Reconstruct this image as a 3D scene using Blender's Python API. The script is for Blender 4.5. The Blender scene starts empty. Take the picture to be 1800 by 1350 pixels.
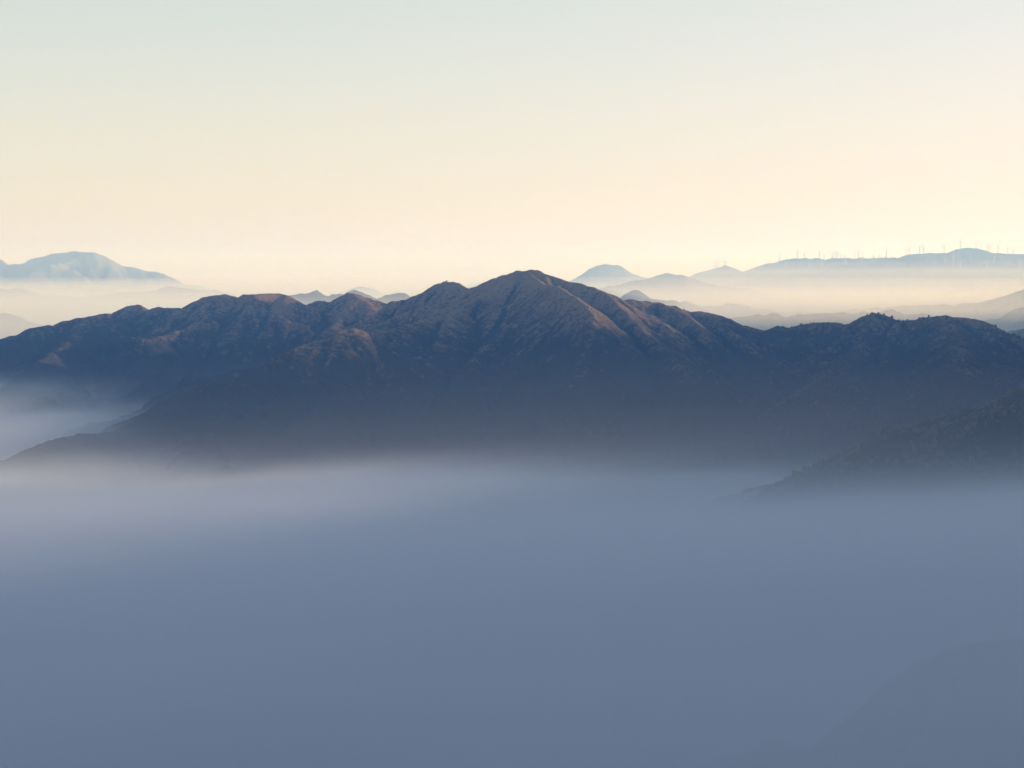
import bpy, math, random
import numpy as np
from mathutils import Vector

random.seed(7)
rng = np.random.default_rng(7)
sc = bpy.context.scene
COL = sc.collection

# ------------------------------------------------------------------ camera
EYE = 1400.0                       # metres above the sea
FPX = 3610.0                       # focal length in photo pixels (1800 wide)
PITCH = math.atan((675 - 480) / FPX)
CP, SP = math.cos(PITCH), math.sin(PITCH)

def ray(px, py):
    x = (px - 900) / FPX; v = (675 - py) / FPX
    d = np.array([x, CP + v * SP, -SP + v * CP])
    return d / d[1]

def at(px, py, Y):
    """world point seen at a photo pixel, Y metres in front of the viewer"""
    d = ray(px, py) * Y
    return (d[0], d[1], EYE + d[2])

# ------------------------------------------------------------------ noise
def _h(ix, iy, seed):
    n = (ix.astype(np.int64) * 374761393 + iy.astype(np.int64) * 668265263 + seed * 974634777) & 0xffffffff
    n = ((n ^ (n >> 13)) * 1274126177) & 0xffffffff
    return ((n ^ (n >> 16)) & 0xffff).astype(np.float32) / 65536.0 * (2 * math.pi)

def perlin(x, y, seed=0):
    x = np.asarray(x, dtype=np.float32); y = np.asarray(y, dtype=np.float32)
    ix = np.floor(x).astype(np.int64); iy = np.floor(y).astype(np.int64)
    fx = (x - ix).astype(np.float32); fy = (y - iy).astype(np.float32)
    u = fx * fx * fx * (fx * (fx * 6 - 15) + 10); v = fy * fy * fy * (fy * (fy * 6 - 15) + 10)
    def g(dx, dy):
        a = _h(ix + dx, iy + dy, seed)
        return np.cos(a) * (fx - dx) + np.sin(a) * (fy - dy)
    a = g(0, 0); b = g(1, 0); c = g(0, 1); d = g(1, 1)
    return ((a + (b - a) * u) * (1 - v) + (c + (d - c) * u) * v) * 1.5

def fbm(x, y, wl, oct=4, seed=0, gain=.5):
    s = 0; a = 1.0; f = 1.0 / wl
    for o in range(oct):
        s = s + a * perlin(x * f + 17.3 * o, y * f - 9.1 * o, seed + o); a *= gain; f *= 2.03
    return s

def ridged(x, y, wl, oct=4, seed=0):
    s = 0; a = 1.0; f = 1.0 / wl; w = 1.0
    for o in range(oct):
        n = 1 - np.abs(perlin(x * f + 5.7 * o, y * f + 3.3 * o, seed + o))
        n = n * n * w; w = np.clip(n * 1.6, 0, 1); s = s + a * n; a *= .5; f *= 2.1
    return s

# ------------------------------------------------------------------ terrain from ridge skeletons
def resample(P, step):
    P = np.array(P, dtype=float); out = [P[0]]
    for a, b in zip(P[:-1], P[1:]):
        n = max(1, int(np.hypot(*(b - a)[:2]) / step))
        for k in range(1, n + 1): out.append(a + (b - a) * k / n)
    return np.array(out)

def spurs_of(P, every, length, grade, r, side_front=True, both=True, wob=.5):
    """side ribs running down from a ridge line"""
    P = np.array(P, dtype=float); res = []
    seg = np.hypot(*(P[1:, :2] - P[:-1, :2]).T); acc = np.concatenate([[0], np.cumsum(seg)])
    s = every * r.uniform(.3, .8); sgn = 1
    while s < acc[-1]:
        i = min(np.searchsorted(acc, s) - 1, len(seg) - 1); i = max(i, 0)
        t = (s - acc[i]) / max(seg[i], 1e-6); p = P[i] + (P[i + 1] - P[i]) * t
        d = P[i + 1] - P[i]; ang = math.atan2(d[1], d[0])
        dz = d[2] / max(seg[i], 1e-6)
        for sg in ((1, -1) if both else (sgn,)):
            a = ang + sg * math.pi / 2 - sg * np.sign(-dz) * min(abs(dz), .4) * 1.2 + r.uniform(-.35, .35)
            L = length * r.uniform(.55, 1.3); n = 6; q = p + np.array([0, 0, -13.0]); line = [q.copy()]
            aa = a; g = grade * r.uniform(.75, 1.2)
            for k in range(n):
                aa += r.uniform(-wob, wob) * .5
                gk = g * (1.15 - .5 * k / n) * r.uniform(.5, 1.4)
                if k == 0: gk *= 1.5
                q = q + np.array([math.cos(aa), math.sin(aa), -gk]) * L / n
                line.append(q.copy())
            res.append(np.array(line))
        sgn = -sgn
        s += every * r.uniform(.6, 1.4)
    return res

class Terrain:
    pass

def build_height(lines, bounds, res, slope, floor, seed, k=10.0, namp=1.0, warp=14.0, conc=2600.0, resy=None):
    """lines: list of (polyline Nx3, rounding radius, slope factor)"""
    x0, x1, y0, y1 = bounds; resy = resy or res
    nx = int((x1 - x0) / res) + 1; ny = int((y1 - y0) / resy) + 1
    xs = np.linspace(x0, x1, nx, dtype=np.float32); ys = np.linspace(y0, y1, ny, dtype=np.float32)
    X, Y = np.meshgrid(xs, ys)
    Xw = X + .35 * warp * fbm(X, Y, 260, 3, seed + 50); Yw = Y + 1.8 * warp * fbm(X, Y, 260, 3, seed + 60)
    Z = np.full(X.shape, floor, dtype=np.float32); D = np.full(X.shape, 1e5, dtype=np.float32)
    for P, r, sf, main in lines:
        zl = np.full(X.shape, -1e4, dtype=np.float32)
        lo = [10**9, -1, 10**9, -1]
        for a, b in zip(P[:-1], P[1:]):
            sl = slope * sf
            R = (max(a[2], b[2]) - floor) / (sl * .75) + r
            if R <= 0: continue
            i0 = int(np.searchsorted(xs, min(a[0], b[0]) - R)); i1 = int(np.searchsorted(xs, max(a[0], b[0]) + R))
            j0 = int(np.searchsorted(ys, min(a[1], b[1]) - R)); j1 = int(np.searchsorted(ys, max(a[1], b[1]) + R))
            if i1 <= i0 or j1 <= j0: continue
            lo = [min(lo[0], i0), max(lo[1], i1), min(lo[2], j0), max(lo[3], j1)]
            xx = Xw[j0:j1, i0:i1]; yy = Yw[j0:j1, i0:i1]
            dx, dy = b[0] - a[0], b[1] - a[1]; L2 = dx * dx + dy * dy + 1e-6
            t = np.clip(((xx - a[0]) * dx + (yy - a[1]) * dy) / L2, 0, 1)
            d = np.sqrt((xx - a[0] - t * dx) ** 2 + (yy - a[1] - t * dy) ** 2)
            e = np.sqrt(d * d + r * r) - r
            z = a[2] + t * (b[2] - a[2]) - sl * conc * (1 - np.exp(-e / conc))
            np.maximum(zl[j0:j1, i0:i1], z, out=zl[j0:j1, i0:i1])
            if main: np.minimum(D[j0:j1, i0:i1], d, out=D[j0:j1, i0:i1])
        if lo[1] < 0: continue
        s = (slice(lo[2], lo[3]), slice(lo[0], lo[1]))
        A, B = Z[s], zl[s]; m = np.maximum(A, B); df = np.minimum(np.abs(A - B), 200)
        kk = k
        Z[s] = m + np.maximum(kk - df, 0) ** 2 / (4 * kk) * .8          # soft union
    w = np.clip(D / 260, 0, 1); w = w * w * (3 - 2 * w)
    n = (ridged(X, Y, 300, 4, seed + 1) - .9) * 34 * w + fbm(X, Y, 150, 3, seed + 31) * 10 * (.2 + w) + fbm(X, Y, 90, 3, seed + 11) * 8 * (.45 + w) + fbm(X, Y, 34, 3, seed + 21) * 3.2
    Z = Z + namp * n.astype(np.float32)
    T = Terrain(); T.xs, T.ys, T.Z, T.D, T.floor = xs, ys, Z, D, floor
    return T

def blur(A, n=1):
    for _ in range(n):
        P = np.pad(A, 1, mode='edge')
        A = (P[:-2, 1:-1] + P[2:, 1:-1] + P[1:-1, :-2] + P[1:-1, 2:] + 4 * P[1:-1, 1:-1]) / 8
    return A

def erode(T, depth, seed, iters=4, steps=70, dens=.16, zmin=520):
    """rain drops run down the slope; where many pass they cut gullies"""
    r = np.random.default_rng(seed); Z = T.Z.astype(np.float64); ny, nx = Z.shape
    rx = float(T.xs[1] - T.xs[0]); ry = float(T.ys[1] - T.ys[0])
    jj, ii = np.nonzero(Z > zmin); n = int(len(jj) * dens); tot = np.zeros_like(Z)
    for it in range(iters):
        gy, gx = np.gradient(blur(Z, 1), ry, rx)
        k = r.integers(0, len(jj), n)
        px = ii[k] + r.random(n); py = jj[k] + r.random(n); vx = np.zeros(n); vy = np.zeros(n)
        F = np.zeros(ny * nx)
        for st in range(steps):
            i = np.clip(px.astype(int), 0, nx - 1); j = np.clip(py.astype(int), 0, ny - 1); c = j * nx + i
            np.add.at(F, c, 1.0)
            ax = -gx.ravel()[c]; ay = -gy.ravel()[c]
            vx = .35 * vx + ax; vy = .35 * vy + ay
            l = np.sqrt(vx * vx + vy * vy) + 1e-6
            px = np.clip(px + .9 * vx / l, 0, nx - 1.01); py = np.clip(py + .9 * vy / l * rx / ry, 0, ny - 1.01)
        F = blur(F.reshape(ny, nx) / (dens * 6), 1)
        cut = np.log1p(F)
        Z -= depth / iters * np.clip(cut - .5, 0, 3.2)
        tot += cut
    T.Z = Z.astype(np.float32); T.flow = np.clip(tot / iters / 3.0, 0, 1).astype(np.float32)

def sample(T, x, y):
    i = np.clip(np.searchsorted(T.xs, x) - 1, 0, len(T.xs) - 2); j = np.clip(np.searchsorted(T.ys, y) - 1, 0, len(T.ys) - 2)
    u = (x - T.xs[i]) / (T.xs[i + 1] - T.xs[i]); v = (y - T.ys[j]) / (T.ys[j + 1] - T.ys[j])
    Z = T.Z
    return (Z[j, i] * (1 - u) + Z[j, i + 1] * u) * (1 - v) + (Z[j + 1, i] * (1 - u) + Z[j + 1, i + 1] * u) * v

def props(o, label, cat, kind=None, group=None):
    o['label'] = label; o['category'] = cat
    if kind: o['kind'] = kind
    if group: o['group'] = group
    return o

def mesh_from(name, co, quads, mat, smooth=True):
    me = bpy.data.meshes.new(name)
    co = np.asarray(co, dtype=np.float32); quads = np.asarray(quads, dtype=np.int32)
    n = quads.shape[1]
    me.vertices.add(len(co)); me.vertices.foreach_set('co', co.ravel())
    me.loops.add(quads.size); me.loops.foreach_set('vertex_index', quads.ravel())
    me.polygons.add(len(quads))
    me.polygons.foreach_set('loop_start', np.arange(0, quads.size, n, dtype=np.int32))
    me.polygons.foreach_set('use_smooth', np.full(len(quads), smooth))
    me.update(calc_edges=True); me.validate()
    if mat: me.materials.append(mat)
    return me

def link(name, me, parent=None):
    o = bpy.data.objects.new(name, me); COL.objects.link(o)
    if parent: o.parent = parent
    return o

def terrain_object(name, T, mat, cut):
    ny, nx = T.Z.shape
    X, Y = np.meshgrid(T.xs, T.ys)
    co = np.stack([X, Y, T.Z], -1).reshape(-1, 3)
    idx = np.arange(nx * ny).reshape(ny, nx)
    q = np.stack([idx[:-1, :-1], idx[:-1, 1:], idx[1:, 1:], idx[1:, :-1]], -1).reshape(-1, 4)
    keep = T.Z.ravel()[q].max(1) > cut
    q = q[keep]
    used = np.zeros(len(co), bool); used[q.ravel()] = True
    remap = np.cumsum(used) - 1
    me = mesh_from(name, co[used], remap[q], mat)
    if hasattr(T, 'flow'):                                            # where water gathers, scrub grows
        at_ = me.attributes.new('gully', 'FLOAT', 'POINT'); at_.data.foreach_set('value', T.flow.ravel()[used])
    return link(name, me)

# ------------------------------------------------------------------ materials
def new_mat(name):
    m = bpy.data.materials.new(name); m.use_nodes = True; m.node_tree.nodes.clear()
    return m, m.node_tree.nodes, m.node_tree.links

def ramp(N, stops):
    r = N.new('ShaderNodeValToRGB'); e = r.color_ramp.elements
    while len(e) < len(stops): e.new(.5)
    for el, (p, c) in zip(e, stops): el.position = p; el.color = (*c, 1) if len(c) == 3 else c
    return r

def hill_material(name, grass, grass2, scrub, rock, zlo, zhi, fine=1.0, bump=1.0):
    m, N, L = new_mat(name)
    out = N.new('ShaderNodeOutputMaterial'); b = N.new('ShaderNodeBsdfDiffuse'); b.inputs['Roughness'].default_value = .6
    L.new(b.outputs[0], out.inputs['Surface'])
    tc = N.new('ShaderNodeTexCoord')
    def noise(scale, detail, rough=.6, dist=0):
        n = N.new('ShaderNodeTexNoise'); n.inputs['Scale'].default_value = scale; n.inputs['Detail'].default_value = detail
        n.inputs['Roughness'].default_value = rough; n.inputs['Distortion'].default_value = dist
        L.new(tc.outputs['Object'], n.inputs['Vector']); return n
    def math_(op, a, c, clamp=False):
        n = N.new('ShaderNodeMath'); n.operation = op; n.use_clamp = clamp
        for k, v in enumerate((a, c)):
            if isinstance(v, (int, float)): n.inputs[k].default_value = v
            else: L.new(v, n.inputs[k])
        return n.outputs[0]
    def mix(f, a, c):
        n = N.new('ShaderNodeMix'); n.data_type = 'RGBA'; L.new(f, n.inputs[0])
        for k, v in ((6, a), (7, c)):
            if isinstance(v, tuple): n.inputs[k].default_value = (*v, 1)
            else: L.new(v, n.inputs[k])
        return n.outputs[2]
    big = noise(.0022 * fine, 6, .62, .4); mid = noise(.011 * fine, 7, .68, .3); sm = noise(.06 * fine, 5, .7)
    sep = N.new('ShaderNodeSeparateXYZ'); L.new(tc.outputs['Object'], sep.inputs[0])
    geo = N.new('ShaderNodeNewGeometry'); sn = N.new('ShaderNodeSeparateXYZ'); L.new(geo.outputs['Normal'], sn.inputs[0])
    alt = N.new('ShaderNodeMapRange'); alt.inputs[1].default_value = zlo; alt.inputs[2].default_value = zhi
    L.new(sep.outputs[2], alt.inputs[0])
    # more grass up high, scrub and wood lower down and in patches
    f = math_('ADD', math_('MULTIPLY', alt.outputs[0], .95), math_('MULTIPLY', math_('SUBTRACT', big.outputs[0], .5), .8))
    f = math_('ADD', f, math_('MULTIPLY', math_('SUBTRACT', mid.outputs[0], .5), 1.2))
    f = math_('ADD', f, math_('MULTIPLY', math_('SUBTRACT', sm.outputs[0], .5), 1.5))
    ga = N.new('ShaderNodeAttribute'); ga.attribute_name = 'gully'
    f = math_('SUBTRACT', f, math_('MULTIPLY', ga.outputs['Fac'], .55)); f = math_('ADD', f, .14)
    fr = ramp(N, [(.28, (0, 0, 0)), (.80, (1, 1, 1))]); L.new(f, fr.inputs[0])
    g = mix(mid.outputs[0], grass, grass2)
    c = mix(fr.outputs[0], scrub, g)
    rk = ramp(N, [(.70, (0, 0, 0)), (.76, (1, 1, 1))])
    L.new(math_('ADD', math_('MULTIPLY', noise(.006 * fine, 9, .72, 1.0).outputs[0], .92), math_('MULTIPLY', math_('SUBTRACT', 1.0, sn.outputs[2]), .16)), rk.inputs[0])
    c = mix(rk.outputs[0], c, rock)
    L.new(c, b.inputs['Color'])
    bp = N.new('ShaderNodeBump'); bp.inputs['Strength'].default_value = .9 * bump; bp.inputs['Distance'].default_value = 9.0 / fine
    h = math_('ADD', noise(.035 * fine, 6, .72).outputs[0], math_('MULTIPLY', fr.outputs[0], -.12))
    L.new(h, bp.inputs['Height']); L.new(bp.outputs[0], b.inputs['Normal'])
    return m

GRASS = (.30, .195, .12); GRASS2 = (.125, .082, .055); SCRUB = (.034, .032, .026); ROCK = (.42, .36, .30)
M_hill = hill_material('dry_grass_hill', GRASS, GRASS2, SCRUB, ROCK, 1000, 1420)
M_wood = hill_material('wooded_hill', (.06, .052, .03), (.038, .04, .024), (.022, .027, .017), (.2, .17, .14), 700, 1900)
M_slope = hill_material('grassy_slope', (.34, .33, .20), (.26, .26, .15), (.17, .18, .10), (.25, .22, .18), 500, 1200)
M_far = hill_material('far_hill', (.10, .09, .07), (.07, .066, .05), (.04, .043, .034), (.30, .27, .23), 900, 1900, fine=.45)
M_ground = hill_material('valley_ground', (.10, .095, .05), (.07, .07, .04), (.035, .042, .026), (.2, .18, .15), 300, 1500, fine=.6)

def volume_material(name, color, density, g, absorb=(0, 0, 0)):
    m, N, L = new_mat(name)
    out = N.new('ShaderNodeOutputMaterial'); v = N.new('ShaderNodeVolumePrincipled')
    v.inputs['Color'].default_value = (*color, 1); v.inputs['Density'].default_value = density
    v.inputs['Anisotropy'].default_value = g; v.inputs['Absorption Color'].default_value = (*absorb, 1)
    L.new(v.outputs[0], out.inputs['Volume'])
    return m

# ------------------------------------------------------------------ the near mountains
def px_line(pts, Y):
    """photo outline -> 3-D crest line; Y is one distance or a list of (px, distance) stops"""
    out = []
    for p in pts:
        if isinstance(Y, (int, float)): yy = Y
        else: yy = np.interp(p[0], [a for a, _ in Y], [b for _, b in Y])
        out.append(at(p[0], p[1], yy))
    return np.array(out)

def mountain(name, label, main, bounds, res, mat, slope=.62, floor=300, seed=1, extra=(), every=300, length=750, grade=.36,
             rr=7, sub=True, sub_every=150, sub_len=240, k=4, namp=1.0, cut=285, warp=14, resy=None, conc=2600., crest=0., gully=3.0, bare=0, steep=1.0, cat='mountain'):
    r = np.random.default_rng(seed)
    lines = [(np.array(P), rr, 1.0, True) for P in main] + [(np.array(P), rr * 1.2, steep if i < bare else 1.0, True) for i, P in enumerate(extra)]
    for P in list(main) + list(extra)[bare:]:
        for S in spurs_of(P, every, length, grade, r):
            lines.append((S, rr * 1.0, 1.1, False))
            if sub:
                for S2 in spurs_of(S[1:], sub_every, sub_len, grade * 1.12, r, both=False):
                    lines.append((S2, rr * .6, 1.2, False))
    T = build_height(lines, bounds, res, slope, floor, seed, k=k, namp=namp, warp=warp, resy=resy, conc=conc)
    if gully: erode(T, gully, seed)
    if crest:
        XX, YY = np.meshgrid(T.xs, T.ys); T.Z = T.Z + (crest * fbm(XX, YY, 320, 4, seed + 70, .62)).astype(np.float32)
    o = terrain_object(name, T, mat, cut)
    props(o, label, cat, 'structure')
    T.obj = o
    return T

A_pts = [(-260, 690), (-130, 640), (-50, 612), (0, 596), (22, 589), (32, 590), (54, 576), (66, 574), (84, 571), (95, 573), (112, 564), (136, 560),
         (160, 555), (185, 551), (197, 553), (207, 559), (222, 553), (257, 545), (277, 539), (300, 542), (322, 542), (342, 530), (362, 521), (390, 518), (410, 521),
         (417, 524), (430, 517), (450, 517), (486, 515), (505, 519), (517, 525), (537, 537), (555, 530), (567, 530), (585, 532), (610, 517),
         (622, 515), (635, 519), (650, 524), (667, 529), (677, 533), (690, 528), (700, 529), (715, 534), (760, 545), (840, 560)]
A_line = px_line(A_pts, [(-260, 8600), (0, 9000), (250, 9500), (450, 9300), (540, 9650), (620, 9350), (840, 9500)])
A_hump = px_line([(180, 575), (197, 552), (217, 541), (232, 536), (244, 535), (257, 543), (285, 570)], 9900)
A_spurs = [px_line([(390, 520), (380, 560), (330, 620), (250, 680)], [(250, 8300), (390, 9250)]),
           px_line([(500, 518), (470, 570), (420, 640), (380, 690)], [(380, 8500), (500, 9250)]),
           px_line([(160, 557), (120, 600), (60, 640), (0, 690)], [(0, 8000), (160, 9150)]),
           px_line([(620, 517), (600, 560), (540, 610)], [(540, 8700), (620, 9300)])]
TA = mountain('mountain', 'dark blue shaded ridge with rounded humps running down to the left edge behind the main mountain',
              [A_line, A_hump], (-3600, 700, 6600, 11600), 8, M_hill, seed=11, extra=A_spurs, slope=.60)

B_pts = [(690, 552), (700, 541), (707, 532), (727, 520), (750, 511), (767, 501), (782, 496), (797, 495), (810, 501), (822, 507), (832, 505.5), (840, 505), (855, 496), (870, 489.5),
         (897, 482), (905, 480), (912, 477), (925, 477), (935, 474.5), (947, 476), (961, 483), (975, 486), (990, 491), (1002, 495), (1022, 498), (1042, 504), (1055, 510),
         (1075, 518), (1087, 525), (1098, 532)]
B_line = px_line(B_pts, [(690, 8900), (790, 8700), (840, 8350), (930, 8050), (1040, 7850), (1100, 7750)])
B2_pts = [(1078, 536), (1087, 526), (1110, 525), (1125, 529), (1137, 531), (1160, 532), (1170, 536), (1185, 537), (1200, 544), (1212, 547), (1225, 547), (1240, 549), (1260, 553),
          (1280, 560), (1297, 568), (1320, 575), (1345, 581), (1370, 585)]
B2_line = px_line(B2_pts, [(1078, 8150), (1200, 8300), (1370, 8450)])
B_spurs = [px_line([(1055, 511), (1075, 524), (1088, 540), (1103, 552), (1113, 566), (1124, 574), (1135, 588), (1155, 600), (1175, 618), (1200, 650)], [(1055, 7820), (1120, 7300), (1200, 6800)]),
           px_line([(1160, 533), (1185, 545), (1210, 556), (1225, 570), (1240, 585)], [(1160, 8250), (1240, 7700)]),
           px_line([(1225, 548), (1250, 558), (1275, 573), (1300, 590), (1320, 612)], [(1225, 8300), (1320, 7700)]),
           px_line([(925, 478), (955, 500), (985, 505), (1005, 520), (1020, 528), (1045, 560), (1050, 600)], [(925, 8030), (1050, 7000)]),
           # long left spur with its own knob, running down into the mist
           px_line([(880, 487), (850, 520), (800, 545), (740, 565), (690, 578), (650, 583), (630, 580), (612, 577), (595, 580), (575, 592), (560, 600), (545, 603), (520, 611), (480, 630),
                    (450, 645), (420, 656), (390, 670), (360, 676), (330, 682), (295, 701), (265, 721), (240, 740), (220, 756), (180, 762), (140, 764), (90, 774), (45, 790), (0, 813), (-60, 850)],
                   [(-60, 5700), (240, 6250), (450, 6650), (612, 6900), (740, 7500), (880, 8200)]),
           px_line([(905, 482), (890, 530), (870, 560), (855, 600), (810, 650), (770, 700)], [(770, 6600), (905, 8000)]),
           px_line([(960, 485), (940, 560), (920, 620), (900, 690), (880, 740)], [(880, 6500), (960, 7950)]),
           px_line([(690, 578), (670, 620), (620, 670), (560, 720), (520, 760)], [(520, 6000), (690, 7150)]),
           px_line([(800, 545), (760, 610), (720, 680), (690, 740)], [(690, 6300), (800, 7700)])]
TB = mountain('mountain', 'tallest brown mountain in the middle with sunlit right shoulder and long spur to the left',
              [B_line, B2_line], (-2100, 2000, 5000, 10600), 7, M_hill, seed=23, extra=B_spurs, slope=.60, every=330, bare=4, steep=1.25)

C_pts = [(1290, 598), (1320, 588), (1345, 581), (1358, 577), (1366, 573), (1384, 576), (1390, 576), (1409, 569), (1433, 567), (1464, 566), (1484, 571), (1504, 566), (1519, 556), (1536, 551), (1550, 553),
         (1565, 558), (1583, 565), (1607, 562), (1623, 556), (1641, 556), (1659, 553), (1678, 556), (1702, 561), (1727, 564), (1745, 572),
         (1766, 584), (1782, 588), (1797, 599), (1850, 620)]
C_line = px_line(C_pts, [(1290, 8600), (1400, 8400), (1540, 8250), (1660, 8100), (1850, 7900)])
C_off = np.array([C_line[-1], (2450, 7750, 1040), (2900, 7500, 1090), (3350, 7250, 1120), (3900, 7000, 1180)])
C_spurs = [px_line([(1536, 552), (1520, 600), (1470, 650), (1400, 700)], [(1400, 6700), (1536, 8200)]),
           px_line([(1659, 554), (1680, 600), (1700, 640), (1690, 690)], [(1659, 8050), (1700, 6900)]),
           px_line([(1583, 566), (1590, 620), (1570, 680), (1540, 740)], [(1540, 6500), (1583, 8150)])]
TC = mountain('mountain', 'lower brown ridge with two rounded tops at the right below the wind farm',
              [C_line, C_off], (600, 4600, 5200, 10400), 8, M_hill, seed=37, extra=C_spurs, slope=.60)

H_PTS = [(3700, -1500, 1700), (3900, 700, 1850), (4050, 1700, 1880), (4100, 2400, 1850), (4100, 3150, 1870), (4100, 3800, 1690), (4120, 4400, 1660), (4130, 5100, 1880), (4150, 5500, 1980), (4200, 5900, 1850),
         (4250, 6400, 1500), (4280, 6580, 1430), (4320, 6720, 1530), (4360, 6860, 1410), (4400, 7000, 1530), (4440, 7120, 1420), (4480, 7240, 1510), (4520, 7350, 1430), (4600, 7500, 1490), (4650, 7750, 1750), (4600, 8250, 1860), (4600, 8600, 1740), (4600, 9200, 1735), (4600, 9700, 1780), (4600, 10200, 1870), (4600, 11000, 1880), (4800, 11700, 1450)]  # crest heights and gaps shaped to shade the valley and let beams through
D_pts = [(1380, 880), (1440, 838), (1490, 806), (1525, 785), (1565, 768), (1595, 758), (1620, 759), (1640, 761), (1655, 752), (1700, 737), (1740, 722), (1760, 707), (1800, 687), (1850, 655)]
D_line = px_line(D_pts, [(1380, 4700), (1600, 4900), (1850, 5100)])
D_off = np.array([D_line[-1], (1600, 5150, 1180), (2100, 5200, 1220), (2700, 5250, 1280), (3300, 5400, 1450), (3700, 5450, 1640)])
TD = mountain('mountain', 'dark wooded slope rising out of the mist at the right edge',
              [D_line, D_off], (200, 4000, 3100, 7000), 7, M_wood, seed=41, slope=.60, every=260, length=520, namp=.7)
# unseen massif added beyond the right edge; it shades the valley and shapes sunbeams
H_line = np.array(H_PTS, dtype=float)
TH = mountain('mountain', 'unseen massif added beyond the right edge to shade the valley', [resample(H_line, 80)],
              (1900, 8200, -2500, 13500), 28, M_wood, seed=43, slope=.62, every=500, length=900, rr=12, namp=.8)

E_pts = [(1480, 1600), (1520, 1420), (1560, 1275), (1590, 1200), (1620, 1162), (1660, 1140), (1720, 1132), (1800, 1126), (1900, 1110), (2050, 1060)]
E_line = px_line(E_pts, 2300)
E_off = np.array([E_line[-1], (1000, 2350, 1110), (1500, 2500, 1160), (2100, 2700, 1230), (2800, 3000, 1330), (3600, 3300, 1400)])
TE = mountain('hill', 'faint green slope veiled by mist in the lower right corner',
              [E_line, E_off], (-100, 4000, 1100, 4300), 7, M_slope, seed=53, slope=.95, every=240, length=420, namp=.6, cat='hill')

# ------------------------------------------------------------------ the far mountains
def far(name, label, pts, Y, seed, x_pad=1500, res=None, mat=None, slope=.66, depth=2200, every=700, length=1300, grade=.30, floor=420, extra=(), namp=1.0, rr=16, crest=17.):
    P = px_line(pts, Y) if not isinstance(pts, np.ndarray) else pts
    x0, x1 = P[:, 0].min() - x_pad, P[:, 0].max() + x_pad
    y0, y1 = P[:, 1].min() - depth, P[:, 1].max() + depth
    for e in extra: y0 = min(y0, e[:, 1].min() - 600)
    res = res or max(14, (P[:, 1].mean() / 26000) * 26)
    return mountain(name, label, [P], (x0, x1, y0, y1), res, mat or M_far, slope=slope, floor=floor, seed=seed, every=every, length=length, grade=grade,
                    rr=rr, sub=True, sub_every=450, sub_len=500, k=14, namp=namp, cut=floor + 15, warp=18, resy=res * 1.6, conc=4000., extra=extra, crest=crest, gully=26.)

F1 = far('mountain', 'pale blue mountain with broad snowy-looking dome far off at the left', [(-420, 500), (-250, 470), (-120, 448), (-60, 440), (0, 457), (15, 464), (40, 462), (60, 453), (95, 446), (110, 445), (130, 440.5), (140, 441), (151, 444),
          (160, 443), (180, 447), (192, 455), (207, 464), (222, 469), (240, 470), (255, 475), (277, 478), (297, 487), (310, 492), (322, 499), (347, 501), (375, 507), (425, 512), (480, 520)], 30000, 61, mat=hill_material('pale_rock_hill', (.34, .30, .26), (.26, .22, .18), (.10, .10, .08), (.30, .265, .23), 900, 1600, fine=.8))
F2 = far('mountain', 'barely visible ridge inside the mist below the pale dome at the left edge', [(-300, 520), (-120, 500), (0, 507), (37, 507), (55, 514), (80, 520), (140, 521), (250, 512), (300, 504), (380, 510), (480, 530)], 24500, 63)
F2b = far('mountain', 'ghostly low hill in the mist just above the left end of the dark ridge', [(-300, 560), (-120, 530), (0, 550), (15, 549), (32, 556), (55, 566), (110, 580)], 15500, 65, every=500, length=900)
F3 = far('mountain', 'small pale blue peaks peeping over the dip left of the main mountain', [(440, 545), (490, 525), (510, 520), (532, 521), (545, 515), (557, 510), (566, 514), (575, 519), (585, 517), (595, 516), (605, 518), (615, 514), (625, 511), (634, 514), (645, 520),
          (665, 526), (672, 524), (680, 521), (692, 516), (710, 512), (727, 519), (760, 530), (820, 545)], 15200, 67)
F3b = far('mountain', 'very faint dome behind the small pale blue peaks', [(560, 528), (590, 516), (610, 510), (622, 505), (635, 503), (645, 504), (657, 507), (668, 512), (680, 517), (720, 530)], 25000, 69)
F4 = far('mountain', 'pale blue cone mountain just right of the main summit', [(900, 530), (960, 505), (1000, 492), (1012, 487), (1025, 481), (1042, 471), (1052, 467), (1062, 463.5), (1075, 465), (1085, 464), (1100, 473), (1115, 479), (1137, 487), (1160, 494), (1220, 510)], 28000, 71)
F5 = far('mountain', 'soft blue ridge in front of the pale cone mountain', [(980, 530), (1055, 506), (1075, 502), (1090, 499), (1110, 493), (1122, 490), (1140, 488), (1162, 482), (1172, 481), (1187, 485), (1197, 484), (1212, 488), (1240, 496), (1275, 502), (1330, 510)], 22500, 73)
F6_pts = [(1130, 515), (1180, 500), (1215, 487), (1238, 477), (1258, 470.5), (1278, 467), (1290, 471), (1303, 475), (1315, 477), (1330, 472), (1350, 462), (1373, 458), (1380, 457), (1397, 453.5), (1415, 454), (1423, 456), (1433, 454), (1450, 456),
          (1470, 454.5), (1487, 453.5), (1500, 453.5), (1517, 452), (1528, 453), (1557, 452), (1573, 450.5), (1585, 452), (1593, 447.5), (1607, 445), (1623, 445), (1640, 443.5), (1653, 444), (1668, 444), (1680, 439),
          (1692, 437), (1703, 435.5), (1713, 437), (1728, 439), (1742, 444), (1753, 443.5), (1770, 445), (1783, 445.5), (1800, 447), (1860, 452), (1960, 448), (2100, 470)]
F6 = far('mountain', 'long blue ridge carrying the wind farm far off at the right', F6_pts, 26500, 75, grade=.2, length=1600, slope=.42)
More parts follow.
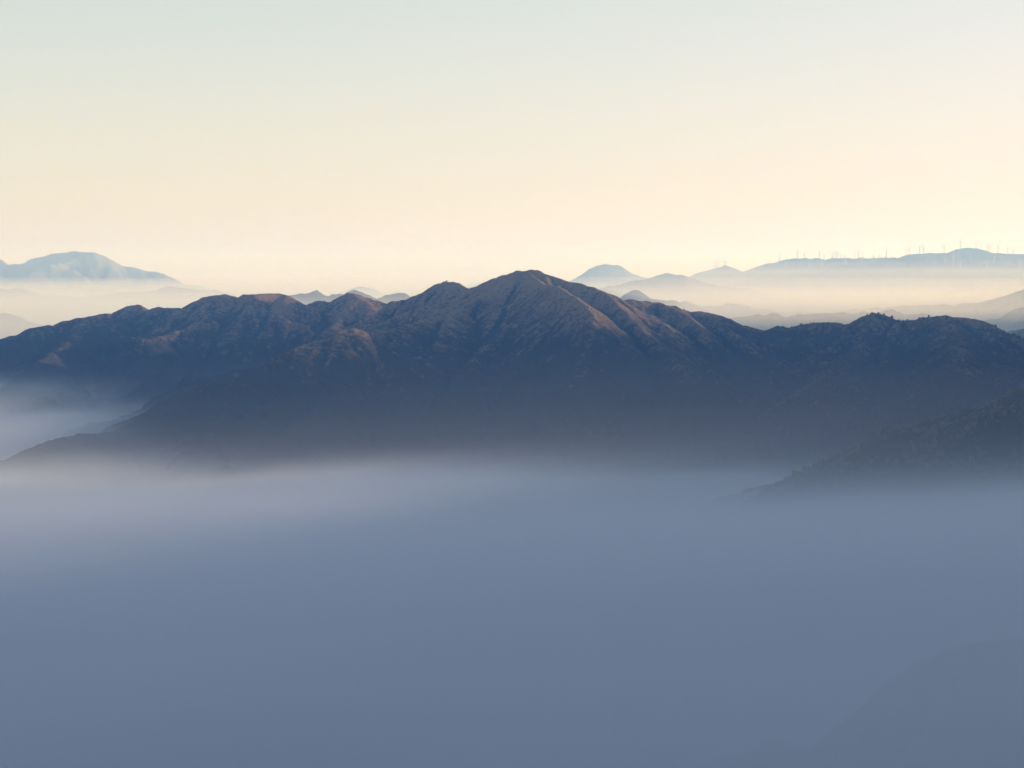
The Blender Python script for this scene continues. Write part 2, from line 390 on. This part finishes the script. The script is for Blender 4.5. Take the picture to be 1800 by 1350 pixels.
F6b = far('mountain', 'blue ridge with a rounded knob standing in front of the wind farm ridge', [(1290, 497), (1345, 484), (1383, 482), (1417, 481), (1450, 476), (1467, 469), (1485, 467), (1508, 468), (1528, 463), (1547, 458), (1567, 452.5), (1585, 451.5), (1600, 450), (1610, 450.5), (1623, 456),
          (1643, 463), (1658, 465.5), (1683, 462), (1700, 462), (1725, 465), (1742, 463.5), (1767, 466), (1800, 467), (1870, 465), (2000, 480)], 24800, 77, grade=.22, slope=.45, depth=1400)
F7 = far('mountain', 'hazy cream ridge with serrated crest climbing to the right edge behind the brown ridge', [(1400, 570), (1450, 556), (1500, 543), (1523, 541), (1538, 538), (1552, 539), (1567, 538), (1580, 536.5), (1593, 535), (1606, 537), (1620, 536), (1632, 538), (1645, 538), (1655, 537), (1663, 536), (1675, 539), (1690, 535), (1702, 532),
          (1717, 533), (1742, 527), (1767, 519), (1800, 509), (1860, 492), (1960, 480), (2100, 500)], 16500, 79, every=400, length=800)
F8 = far('mountain', 'low faint hills in mist directly above the rounded tops of the brown ridge', [(1380, 570), (1433, 553), (1445, 554), (1460, 550), (1483, 549), (1500, 551), (1515, 550), (1535, 552), (1553, 548), (1567, 545), (1580, 548), (1593, 552), (1620, 551), (1650, 556), (1690, 562), (1730, 564), (1760, 557),
          (1775, 549), (1787, 543), (1800, 541), (1850, 530), (1950, 525), (2050, 550)], 14000, 81, every=350, length=700)
F9 = far('mountain', 'thin pale ridge fading in mist above the sunlit right shoulder', [(1090, 545), (1140, 537), (1180, 536), (1200, 532), (1207, 531.5), (1228, 537), (1258, 537), (1277, 534), (1303, 536), (1317, 537), (1327, 540), (1343, 541), (1357, 547), (1400, 560)], 17000, 83, every=400, length=800)
F10 = far('mountain', 'little row of faint pointed hills in mist at the saddle of the brown ridge', [(1240, 575), (1285, 562), (1300, 558), (1317, 554), (1333, 549), (1343, 553), (1350, 550.5), (1358, 548), (1373, 556), (1387, 556), (1403, 552), (1433, 551), (1470, 556), (1520, 570)], 13600, 85, every=300, length=600)
F11 = far('mountain', 'tiny misty cone above the right shoulder of the main mountain', [(1040, 540), (1080, 526), (1102, 517), (1110, 511.5), (1117, 508.5), (1126, 513), (1137, 520), (1162, 526), (1185, 525), (1200, 531), (1260, 550)], 16000, 87, every=350, length=700)

# ------------------------------------------------------------------ the ground sheet
gx = np.unique(np.concatenate([np.linspace(-60000, -9000, 60), np.linspace(-9000, 9000, 240), np.linspace(9000, 60000, 60)]))
gy = np.unique(np.concatenate([np.linspace(-9000, -600, 30), np.linspace(-600, 12000, 180), np.linspace(12000, 80000, 110)]))
GX, GY = np.meshgrid(gx, gy)
GZ = 330 + 70 * fbm(GX, GY, 1700, 4, 5) + np.interp(GY, [0, 1500, 5500, 7500], [170, 380, 420, 170]) * np.clip(ridged(GX, GY, 2600, 4, 9) - .75, 0, 2)
GZ = np.where(GZ < 270, 270, GZ)
gi = np.arange(GX.size).reshape(GX.shape)
ground = link('ground', mesh_from('ground', np.stack([GX, GY, GZ], -1).reshape(-1, 3), np.stack([gi[:-1, :-1], gi[:-1, 1:], gi[1:, 1:], gi[1:, :-1]], -1).reshape(-1, 4), M_ground))
props(ground, 'wooded valley floor lying hidden under the mist', 'ground', 'structure')

# ------------------------------------------------------------------ haze and mist
def closed_body(name, x0, x1, y0, y1, nx, ny, top, bottom, mat):
    xs = np.linspace(x0, x1, nx); ys = np.linspace(y0, y1, ny); X, Y = np.meshgrid(xs, ys); Zt = top(X, Y)
    n = nx * ny; co = np.concatenate([np.stack([X, Y, Zt], -1).reshape(-1, 3), np.stack([X, Y, np.full_like(X, bottom)], -1).reshape(-1, 3)])
    i = np.arange(n).reshape(ny, nx)
    q = [np.stack([i[:-1, :-1], i[:-1, 1:], i[1:, 1:], i[1:, :-1]], -1).reshape(-1, 4), np.stack([i[:-1, :-1], i[1:, :-1], i[1:, 1:], i[:-1, 1:]], -1).reshape(-1, 4) + n]
    ring = np.concatenate([i[0, :], i[1:, -1], i[-1, -2::-1], i[-2:0:-1, 0]]); nxt = np.roll(ring, -1)
    q.append(np.stack([ring + n, nxt + n, nxt, ring], -1))
    return link(name, mesh_from(name, co, np.concatenate(q), mat, smooth=False))

flat = lambda z: (lambda X, Y: np.full_like(X, z))
haze = closed_body('haze', -59000, 59000, -8800, 79000, 2, 2, flat(2150.), 180., volume_material('haze_air', (.13, .36, 1.0), 3.1e-5, .25, (1, 1, 1)))
props(haze, 'thin blue air haze lying over the whole mountain landscape', 'haze', 'stuff')

def mist(label, dens, top, x0, x1, y0, y1, color=(.97, .955, .93), g=.35, nx=60, ny=60, bottom=200., absorb=(0, 0, 0)):
    o = closed_body('valley_mist', x0, x1, y0, y1, nx, ny, top, bottom, volume_material('mist', color, dens, g, absorb))
    return props(o, label, 'mist', 'stuff')

und = lambda base, amp, wl, s: (lambda X, Y: base + amp * fbm(X, Y * 1.0, wl, 3, s))
for lab, top, dens, am in (('cream sea of sunlit mist lying deepest in the valleys behind the mountains', 1120, 5000, 16),
                           ('second layer of the sunlit mist above the deepest valleys behind the mountains', 1190, 11000, 16),
                           ('third layer of the sunlit sea of mist behind the mountains', 1250, 17000, 20),
                           ('upper layer of the sunlit sea of mist behind the mountains', 1300, 26000, 26),
                           ('thin top layer of the sunlit mist along the far horizon', 1350, 40000, 30),
                           ('faint glowing veil around the feet of the farthest mountains', 1428, 42000, 26),
                           ('last faint veil halfway up the farthest mountains', 1500, 60000, 34)):
    mist(lab, 1 / dens, und(top, am, 8000, top), 900 if top > 1400 else -56000 - top, 56000 + top, 10700 - top / 20, 70000 + top)
mist('faint blue veil of air in front of the farthest mountains', 1 / 28000, und(1900, 10, 12000, 34), -58000, 58000, 10600, 72000, color=(.60, .80, 1.0), absorb=(1, 1, 1))
SHADE_BLUE = (.68, .725, .89)  # mist colour carries the blue of the valley's shade
MIST_STEP = .12
def shade_tinted_mist(name, d0, hs, color, g, step):
    m, N, L = new_mat(name)
    out = N.new('ShaderNodeOutputMaterial'); v = N.new('ShaderNodeVolumePrincipled')
    v.inputs['Color'].default_value = (*color, 1); v.inputs['Anisotropy'].default_value = g
    L.new(v.outputs[0], out.inputs['Volume'])
    tc = N.new('ShaderNodeTexCoord'); sep = N.new('ShaderNodeSeparateXYZ'); L.new(tc.outputs['Object'], sep.inputs[0])
    def M(op, a, b=None, clamp=False):
        n = N.new('ShaderNodeMath'); n.operation = op; n.use_clamp = clamp
        for k, q in enumerate((a, b)):
            if q is None: continue
            if isinstance(q, (int, float)): n.inputs[k].default_value = q
            else: L.new(q, n.inputs[k])
        return n.outputs[0]
    def R(x, a, b, c, d):
        n = N.new('ShaderNodeMapRange')
        for k, q in enumerate((x, a, b, c, d)):
            if isinstance(q, (int, float)): n.inputs[k].default_value = q
            else: L.new(q, n.inputs[k])
        return n.outputs[0]
    tops = [(0, 1225), (1400, 1212), (2300, 1125), (3000, 1030), (4000, 925), (5000, 852), (6000, 802), (7000, 742), (10500, 690)]
    rp = ramp(N, [(y / 10500, (z / 1400,) * 3) for y, z in tops]); L.new(M('DIVIDE', sep.outputs[1], 10500.), rp.inputs[0])
    top = M('MULTIPLY', rp.outputs[0], 1400.)
    tilt = M('MULTIPLY', R(sep.outputs[0], -2500., 2500., 140., -140.), R(sep.outputs[1], 4900., 6500., 0., 1.))
    mp = N.new('ShaderNodeCombineXYZ')          # wisps drawn out along the slope of the sunbeams
    L.new(M('DIVIDE', M('ADD', sep.outputs[0], M('MULTIPLY', sep.outputs[1], .3)), 2300.), mp.inputs[0]); L.new(M('DIVIDE', sep.outputs[1], 1000.), mp.inputs[1])
    L.new(M('DIVIDE', M('SUBTRACT', sep.outputs[2], M('MULTIPLY', sep.outputs[0], .15)), 280.), mp.inputs[2])
    nz = N.new('ShaderNodeTexNoise'); nz.inputs['Scale'].default_value = 1; nz.inputs['Detail'].default_value = 3.5; nz.inputs['Roughness'].default_value = .5
    L.new(mp.outputs[0], nz.inputs['Vector'])
    n0 = M('SUBTRACT', nz.outputs[0], .5)
    lift = M('ADD', M('MULTIPLY', R(sep.outputs[0], -300., -1100., 0., 78.), R(sep.outputs[1], 6800., 7600., 0., 1.)), M('MULTIPLY', M('MULTIPLY', R(sep.outputs[0], -750., -1350., 0., 115.), R(sep.outputs[1], 4500., 5600., 0., 1.)), R(sep.outputs[1], 6100., 6900., 1., 0.)))     # mist banked up between the two left ridges
    near = M('MULTIPLY', R(sep.outputs[0], -700., 700., -60., 12.), R(sep.outputs[1], 2700., 2000., 0., 1.))          # near bank, higher towards the right
    top = M('ADD', M('ADD', top, lift), near)
    top = M('ADD', M('ADD', top, tilt), M('MULTIPLY', n0, 240.))
    e = M('MINIMUM', M('EXPONENT', M('DIVIDE', M('SUBTRACT', top, sep.outputs[2]), hs)), 1.0)
    d = M('MULTIPLY', M('MULTIPLY', e, d0), M('ADD', M('MULTIPLY', n0, 4.6), 1.0))
    L.new(M('MAXIMUM', d, 0.0), v.inputs['Density'])
    m.cycles.volume_step_rate = step
    return m
vm = closed_body('valley_mist', -7000, 5500, 60, 10400, 2, 2, flat(1340.), 200., shade_tinted_mist('blue_mist', 1 / 760, 27., SHADE_BLUE, .15, MIST_STEP))
props(vm, 'blue grey mist filling the shaded valley in the lower half of the picture', 'mist', 'stuff')

# ------------------------------------------------------------------ wind turbines
def paint(name, c, rough):
    m, N, L = new_mat(name); out = N.new('ShaderNodeOutputMaterial'); b = N.new('ShaderNodeBsdfPrincipled')
    b.inputs['Base Color'].default_value = (*c, 1); b.inputs['Roughness'].default_value = rough; L.new(b.outputs[0], out.inputs['Surface'])
    return m
M_white = paint('turbine_white', (.3, .3, .3), .5)

def lathe(name, prof, n=14, axis='z'):
    co = []; q = []
    for r, z in prof:
        for k in range(n):
            a = 2 * math.pi * k / n; co.append((r * math.cos(a), r * math.sin(a), z) if axis == 'z' else (r * math.cos(a), z, r * math.sin(a)))
    for j in range(len(prof) - 1):
        for k in range(n): q.append((j * n + k, j * n + (k + 1) % n, (j + 1) * n + (k + 1) % n, (j + 1) * n + k))
    return mesh_from(name, co, q, M_white)

def blade_mesh():
    secs = [(0, 2.8, 2.4, 0), (4, 3.0, 2.0, .3), (10, 5.0, 1.4, .22), (22, 4.0, 1.0, .12), (36, 2.6, .7, .05), (45, .9, .3, 0)]
    co = []; q = []; n = 8
    for z, ch, th, tw in secs:
        for k in range(n):
            a = 2 * math.pi * k / n; x = ch / 2 * math.cos(a) + (ch * .2 if z > 5 else 0); y = th / 2 * math.sin(a)
            co.append((x * math.cos(tw) - y * math.sin(tw), x * math.sin(tw) + y * math.cos(tw), z))
    for j in range(len(secs) - 1):
        for k in range(n): q.append((j * n + k, j * n + (k + 1) % n, (j + 1) * n + (k + 1) % n, (j + 1) * n + k))
    return mesh_from('blade', co, q, M_white)

def nacelle_mesh():
    secs = [(-4.6, 1.5), (-4.2, 2.0), (0, 2.2), (5, 2.1), (8, 1.5), (8.2, 1.0)]; co = []; q = []; n = 12
    for y, r in secs:
        for k in range(n):
            a = 2 * math.pi * k / n; c, s = math.cos(a), math.sin(a); p = .45
            co.append((r * .95 * math.copysign(abs(c) ** p, c), y, r * math.copysign(abs(s) ** p, s)))
    for j in range(len(secs) - 1):
        for k in range(n): q.append((j * n + k, j * n + (k + 1) % n, (j + 1) * n + (k + 1) % n, (j + 1) * n + k))
    return mesh_from('nacelle', co, q, M_white)

HUB = 80.0
me_tower = lathe('tower', [(0, 0), (5.0, 0.0), (4.7, 3), (4.3, 30), (3.7, 60), (3.2, HUB - 1.5), (0, HUB - 1.5)], 16)
me_nac = nacelle_mesh(); me_hub = lathe('hub', [(0, -3.2), (1.0, -2.9), (1.8, -1.6), (2.1, 0), (2.0, 1.0), (0, 1.0)], 14, 'y'); me_blade = blade_mesh()

def turbine_proto():
    r = bpy.data.objects.new('wind_turbine', None); COL.objects.link(r)
    link('tower', me_tower, r)
    n = link('nacelle', me_nac, r); n.location = (0, 0, HUB)
    h = link('hub', me_hub, r); h.location = (0, -5.6, HUB)
    for k in range(3):
        b = link('blade', me_blade, h); b.rotation_euler = (0, 2 * math.pi * k / 3, 0); b.location = (0, 0, 0)
    return r

def copy_tree(o, parent=None):
    c = o.copy(); COL.objects.link(c); c.parent = parent
    for ch in list(o.children): copy_tree(ch, c)
    return c

# (photo x, hub y, base y or None when it stands on the skyline, rotor turn in degrees, label)
TURB = [
 (1257.5, 460, None, 10, 'leftmost wind turbine of the whole farm on the small rounded hill'),
 (1262.5, 459, None, 55, 'second wind turbine from the left on the small rounded hill'),
 (1272.8, 461, None, 80, 'slightly shorter wind turbine third on the small rounded hill'),
 (1275.5, 458.7, None, 5, 'rightmost of the four wind turbines on the small rounded hill'),
 (1370.3, 448.3, None, 0, 'lone grey turbine where the long ridge starts its climb, against the sky'),
 (1401.8, 441.7, None, 100, 'tall grey turbine on the first bump of the long ridge, against the sky'),
 (1414.3, 444.8, None, 70, 'grey turbine just right of the first bump of the long ridge'),
 (1440.4, 443.3, None, 35, 'grey turbine alone on the flat stretch after the first dip of the ridge'),
 (1449, 448.7, None, 15, 'turbine sunk behind the flat crest with mostly its blades showing'),
 (1463.5, 444, None, 40, 'left turbine of the close row of three on the flat crest'),
 (1469.2, 443.7, None, 90, 'middle turbine of the close row of three on the flat crest'),
 (1472.2, 443.7, None, 0, 'right turbine of the close row of three on the flat crest'),
 (1477.7, 447.5, None, 20, 'half hidden turbine just right of the close row of three'),
 (1483.3, 451, None, 65, 'turbine almost sunk behind the crest, only rotor above the skyline'),
 (1502.5, 444.6, None, 0, 'pale turbine left of the tall one with raised blade on the mid ridge'),
 (1509.3, 440.8, None, 5, 'tall turbine with a blade pointing up on the middle of the ridge'),
 (1517, 444, None, 60, 'stout dark turbine on a small knoll in the middle of the ridge'),
 (1535.4, 448.3, None, 45, 'low turbine with blades in a V behind the crest left of the rounded knob'),
 (1546, 449.2, None, 0, 'short turbine behind the crest directly above the knob\'s left shoulder'),
 (1558, 439.2, None, 50, 'single turbine against the sky above the top of the rounded knob\'s left slope'),
 (1592.7, 436.7, None, 30, 'left turbine of the pair where the ridge steps up past the knob'),
 (1598.3, 435.8, None, 100, 'right turbine of the pair where the ridge steps up past the knob'),
 (1616.7, 431.8, None, 60, 'left turbine of the pair on the level crest beyond the step'),
 (1623.5, 432, None, 0, 'right turbine of the pair on the level crest beyond the step'),
 (1659.8, 431.7, None, 90, 'lone turbine on the crest just before the ridge climbs to its highest dome'),
 (1688.6, 424.2, None, 0, 'highest turbine of all, left of the top of the dome'),
 (1716, 426.7, None, 75, 'pale turbine just right of the dome\'s top against the bright sky'),
 (1724.3, 433.3, None, 0, 'short turbine half behind the right flank of the dome'),
 (1735.8, 430, None, 10, 'tall turbine on the falling right flank of the dome'),
 (1740, 432, None, 95, 'darker turbine close beside the tall one at the foot of the dome'),
 (1754.3, 432, None, 40, 'third turbine from the right end of the skyline'),
 (1770.8, 436.3, None, 0, 'second turbine from the right end of the skyline'),
 (1781, 436.3, None, 55, 'last turbine at the right end of the skyline'),
 (1380.8, 457.5, 471, 20, 'leftmost white turbine standing on the slope below the skyline'),
 (1421.5, 456.7, 470, 50, 'left white turbine of the pair on the slope under the first dip'),
 (1426.4, 457.5, 471.7, 95, 'right white turbine of the pair on the slope under the first dip'),
 (1444.4, 457, 471, 0, 'white turbine alone on the slope under the flat crest'),
 (1483.6, 454, 463.8, 25, 'left, shorter white turbine high on the slope before the mid ridge'),
 (1487.5, 456, 468, 70, 'right, taller white turbine high on the slope before the mid ridge'),
 (1514.6, 452.5, 463.3, 45, 'white turbine on the slope straight below the small knoll'),
 (1535.8, 455, 462.5, 10, 'small white turbine on the slope touching the knob\'s left end'),
 (1662.5, 453, 463.8, 90, 'white turbine with a bright blade to its left, on the slope before the dome'),
 (1675, 450, 466, 0, 'tallest white turbine on the slope at the left foot of the dome'),
 (1684.4, 448, 461, 30, 'white turbine with raised blade leaning left, high on the dome\'s slope'),
 (1687.5, 456.7, 471.7, 15, 'lower white turbine on the dark front ridge below the dome'),
 (1707, 448, 461.3, 65, 'white turbine on the dome\'s face straight below its top'),
 (1734, 459, 471.7, 0, 'white turbine low on the front ridge right of the dome'),
 (1747.7, 450.8, 462.5, 85, 'white turbine with bright outstretched blades on the right slope'),
 (1792.5, 459.6, 472, 20, 'rightmost white turbine low on the slope at the picture\'s edge'),
]
far_T = [F6, F6b]
def ground_at(x, y):
    return max(float(sample(T, x, y)) for T in far_T if T.xs[0] <= x <= T.xs[-1] and T.ys[0] <= y <= T.ys[-1])
proto = turbine_proto()
for i, (px, hy, by, rot, lab) in enumerate(TURB):
    best = None
    if by is None:
        # on or behind the crest: the place where an 80 m tower just reaches the hub seen in the photo
        for Y in np.arange(26300, 27600, 15):
            h = at(px, hy, Y); gz = ground_at(h[0], Y); err = abs((h[2] - gz) - HUB) + .01 * abs(Y - 26520)
            if best is None or err < best[0]: best = (err, h[0], Y, gz, h[2] - gz)
    else:
        for Y in np.arange(23600, 26600, 10):
            p = at(px, by, Y); gz = ground_at(p[0], Y)
            if gz >= p[2]:
                h = at(px, hy, Y); best = (0, p[0], Y, gz, h[2] - gz); break
        if best is None:
            p = at(px, by, 26300); gz = ground_at(p[0], 26300); h = at(px, hy, 26300); best = (0, p[0], 26300, gz, h[2] - gz)
    _, x, Y, gz, hh = best
    t = proto if i == 0 else copy_tree(proto)
    s = min(max(hh / HUB, .8), 1.3)
    t.location = (x, Y, gz - .3); t.scale = (s, s, s)
    t.rotation_euler = (0, 0, math.radians(random.uniform(-35, 55)))
    hub = [c for c in t.children if c.name.startswith('hub')][0]
    hub.rotation_euler = (0, math.radians(rot), 0)
    props(t, lab, 'wind turbine', None, 'wind turbines on the far ridge')

# ------------------------------------------------------------------ scrub and small trees on the near ridges (one mass)
def blob():
    import bmesh
    bm = bmesh.new(); bmesh.ops.create_icosphere(bm, subdivisions=1, radius=1)
    co = np.array([v.co[:] for v in bm.verts]); f = np.array([[v.index for v in p.verts] for p in bm.faces]); bm.free()
    return co, f
bco, bf = blob()
def scatter(T, n, sizes, near, r, dens_wl=140, thr=.05):
    out = []
    while len(out) < n:
        x = r.uniform(T.xs[0], T.xs[-1], 60000); y = r.uniform(T.ys[0], T.ys[-1], 60000)
        i = np.searchsorted(T.xs, x) - 1; j = np.searchsorted(T.ys, y) - 1
        i = np.clip(i, 0, len(T.xs) - 2); j = np.clip(j, 0, len(T.ys) - 2)
        d = T.D[j, i]; z = sample(T, x, y)
        ok = (d < near) & (z > 700) & (fbm(x, y, dens_wl, 3, 91) > thr) & (np.abs(x) < y * .3)
        for a in zip(x[ok], y[ok], z[ok]): out.append(a)
    return out[:n]
M_scrub = paint('scrub_leaves', (.04, .042, .028), .9)
def scrub(name, label, jobs):
    V = []; F = []; r = np.random.default_rng(5); base = 0
    for T, n, (s0, s1), near, thr in jobs:
        for x, y, z in scatter(T, n, None, near, r, thr=thr):
            s = s0 + (s1 - s0) * r.random() ** 2; h = s * r.uniform(.8, 1.5)
            c = bco * np.array([s * r.uniform(.8, 1.2), s * r.uniform(.8, 1.2), h]) * r.uniform(.7, 1.25, (len(bco), 1))
            V.append(c + np.array([x, y, z + h * .45])); F.append(bf + base); base += len(bco)
    o = link(name, mesh_from(name, np.concatenate(V), np.concatenate(F), M_scrub, smooth=False))
    return props(o, label, 'scrub', 'stuff')
scrub('scrub', 'dark scrub and small trees scattered over the brown mountain ridges',
      [(TB, 2600, (1.2, 3.6), 420, .12), (TC, 3000, (1.8, 6.0), 260, .02), (TA, 1400, (1.4, 3.6), 300, .15), (TD, 4200, (3, 8), 420, -.25)])

# ------------------------------------------------------------------ sky and sun
EXPO = .80
SKY_KC = ((1.92, .455), (1.32, .27), (1.42, .374))
SUN_EL, SUN_AZ = math.radians(7.5), math.radians(72.0)
w = bpy.data.worlds.new("World"); sc.world = w; w.use_nodes = True
N, L = w.node_tree.nodes, w.node_tree.links; N.clear()
out = N.new('ShaderNodeOutputWorld'); bg = N.new('ShaderNodeBackground'); bg.inputs['Strength'].default_value = .12
sky = N.new('ShaderNodeTexSky'); sky.sky_type = 'NISHITA'; sky.sun_disc = False
sky.sun_elevation = SUN_EL; sky.sun_rotation = SUN_AZ; sky.altitude = 1400; sky.air_density = 1.0; sky.dust_density = 2.0; sky.ozone_density = 1.0
# film-like shoulder on the sky's brightness, channel by channel: k x / (x + c)
spl = N.new('ShaderNodeSeparateColor'); cmb = N.new('ShaderNodeCombineColor'); L.new(sky.outputs[0], spl.inputs[0])
for ch, (kk, cc) in enumerate(SKY_KC):
    a = N.new('ShaderNodeMath'); a.operation = 'ADD'; a.inputs[1].default_value = cc / .12; L.new(spl.outputs[ch], a.inputs[0])
    d = N.new('ShaderNodeMath'); d.operation = 'DIVIDE'; L.new(spl.outputs[ch], d.inputs[0]); L.new(a.outputs[0], d.inputs[1])
    m_ = N.new('ShaderNodeMath'); m_.operation = 'MULTIPLY'; m_.inputs[1].default_value = kk / .12 / 2 ** EXPO; L.new(d.outputs[0], m_.inputs[0]); L.new(m_.outputs[0], cmb.inputs[ch])
L.new(cmb.outputs[0], bg.inputs['Color']); L.new(bg.outputs[0], out.inputs['Surface'])
sd = bpy.data.lights.new('sun', 'SUN'); sd.energy = 5.0; sd.angle = math.radians(.5); sd.color = (1.0, .80, .58)
so = bpy.data.objects.new('sun', sd); COL.objects.link(so)
S = Vector((math.sin(SUN_AZ) * math.cos(SUN_EL), math.cos(SUN_AZ) * math.cos(SUN_EL), math.sin(SUN_EL)))
so.rotation_euler = S.to_track_quat('Z', 'Y').to_euler(); so.location = (3000, 3000, 3000)

cam = bpy.data.cameras.new('camera'); co = bpy.data.objects.new('camera', cam); COL.objects.link(co)
cam.sensor_width = 36; cam.lens = 36 * FPX / 1800; cam.clip_start = 1; cam.clip_end = 300000
co.location = (0, 0, EYE); co.rotation_euler = (math.pi / 2 - PITCH, 0, 0)
sc.camera = co

sc.view_settings.view_transform = 'Standard'; sc.view_settings.look = 'None'; sc.view_settings.exposure = EXPO; sc.view_settings.gamma = 1
sc.cycles.use_denoising = True
try: sc.cycles.denoiser = 'OPENIMAGEDENOISE'
except Exception: pass
sc.cycles.use_adaptive_sampling = True; sc.cycles.adaptive_threshold = .02
sc.cycles.max_bounces = 7; sc.cycles.diffuse_bounces = 2; sc.cycles.volume_bounces = 6; sc.cycles.glossy_bounces = 1
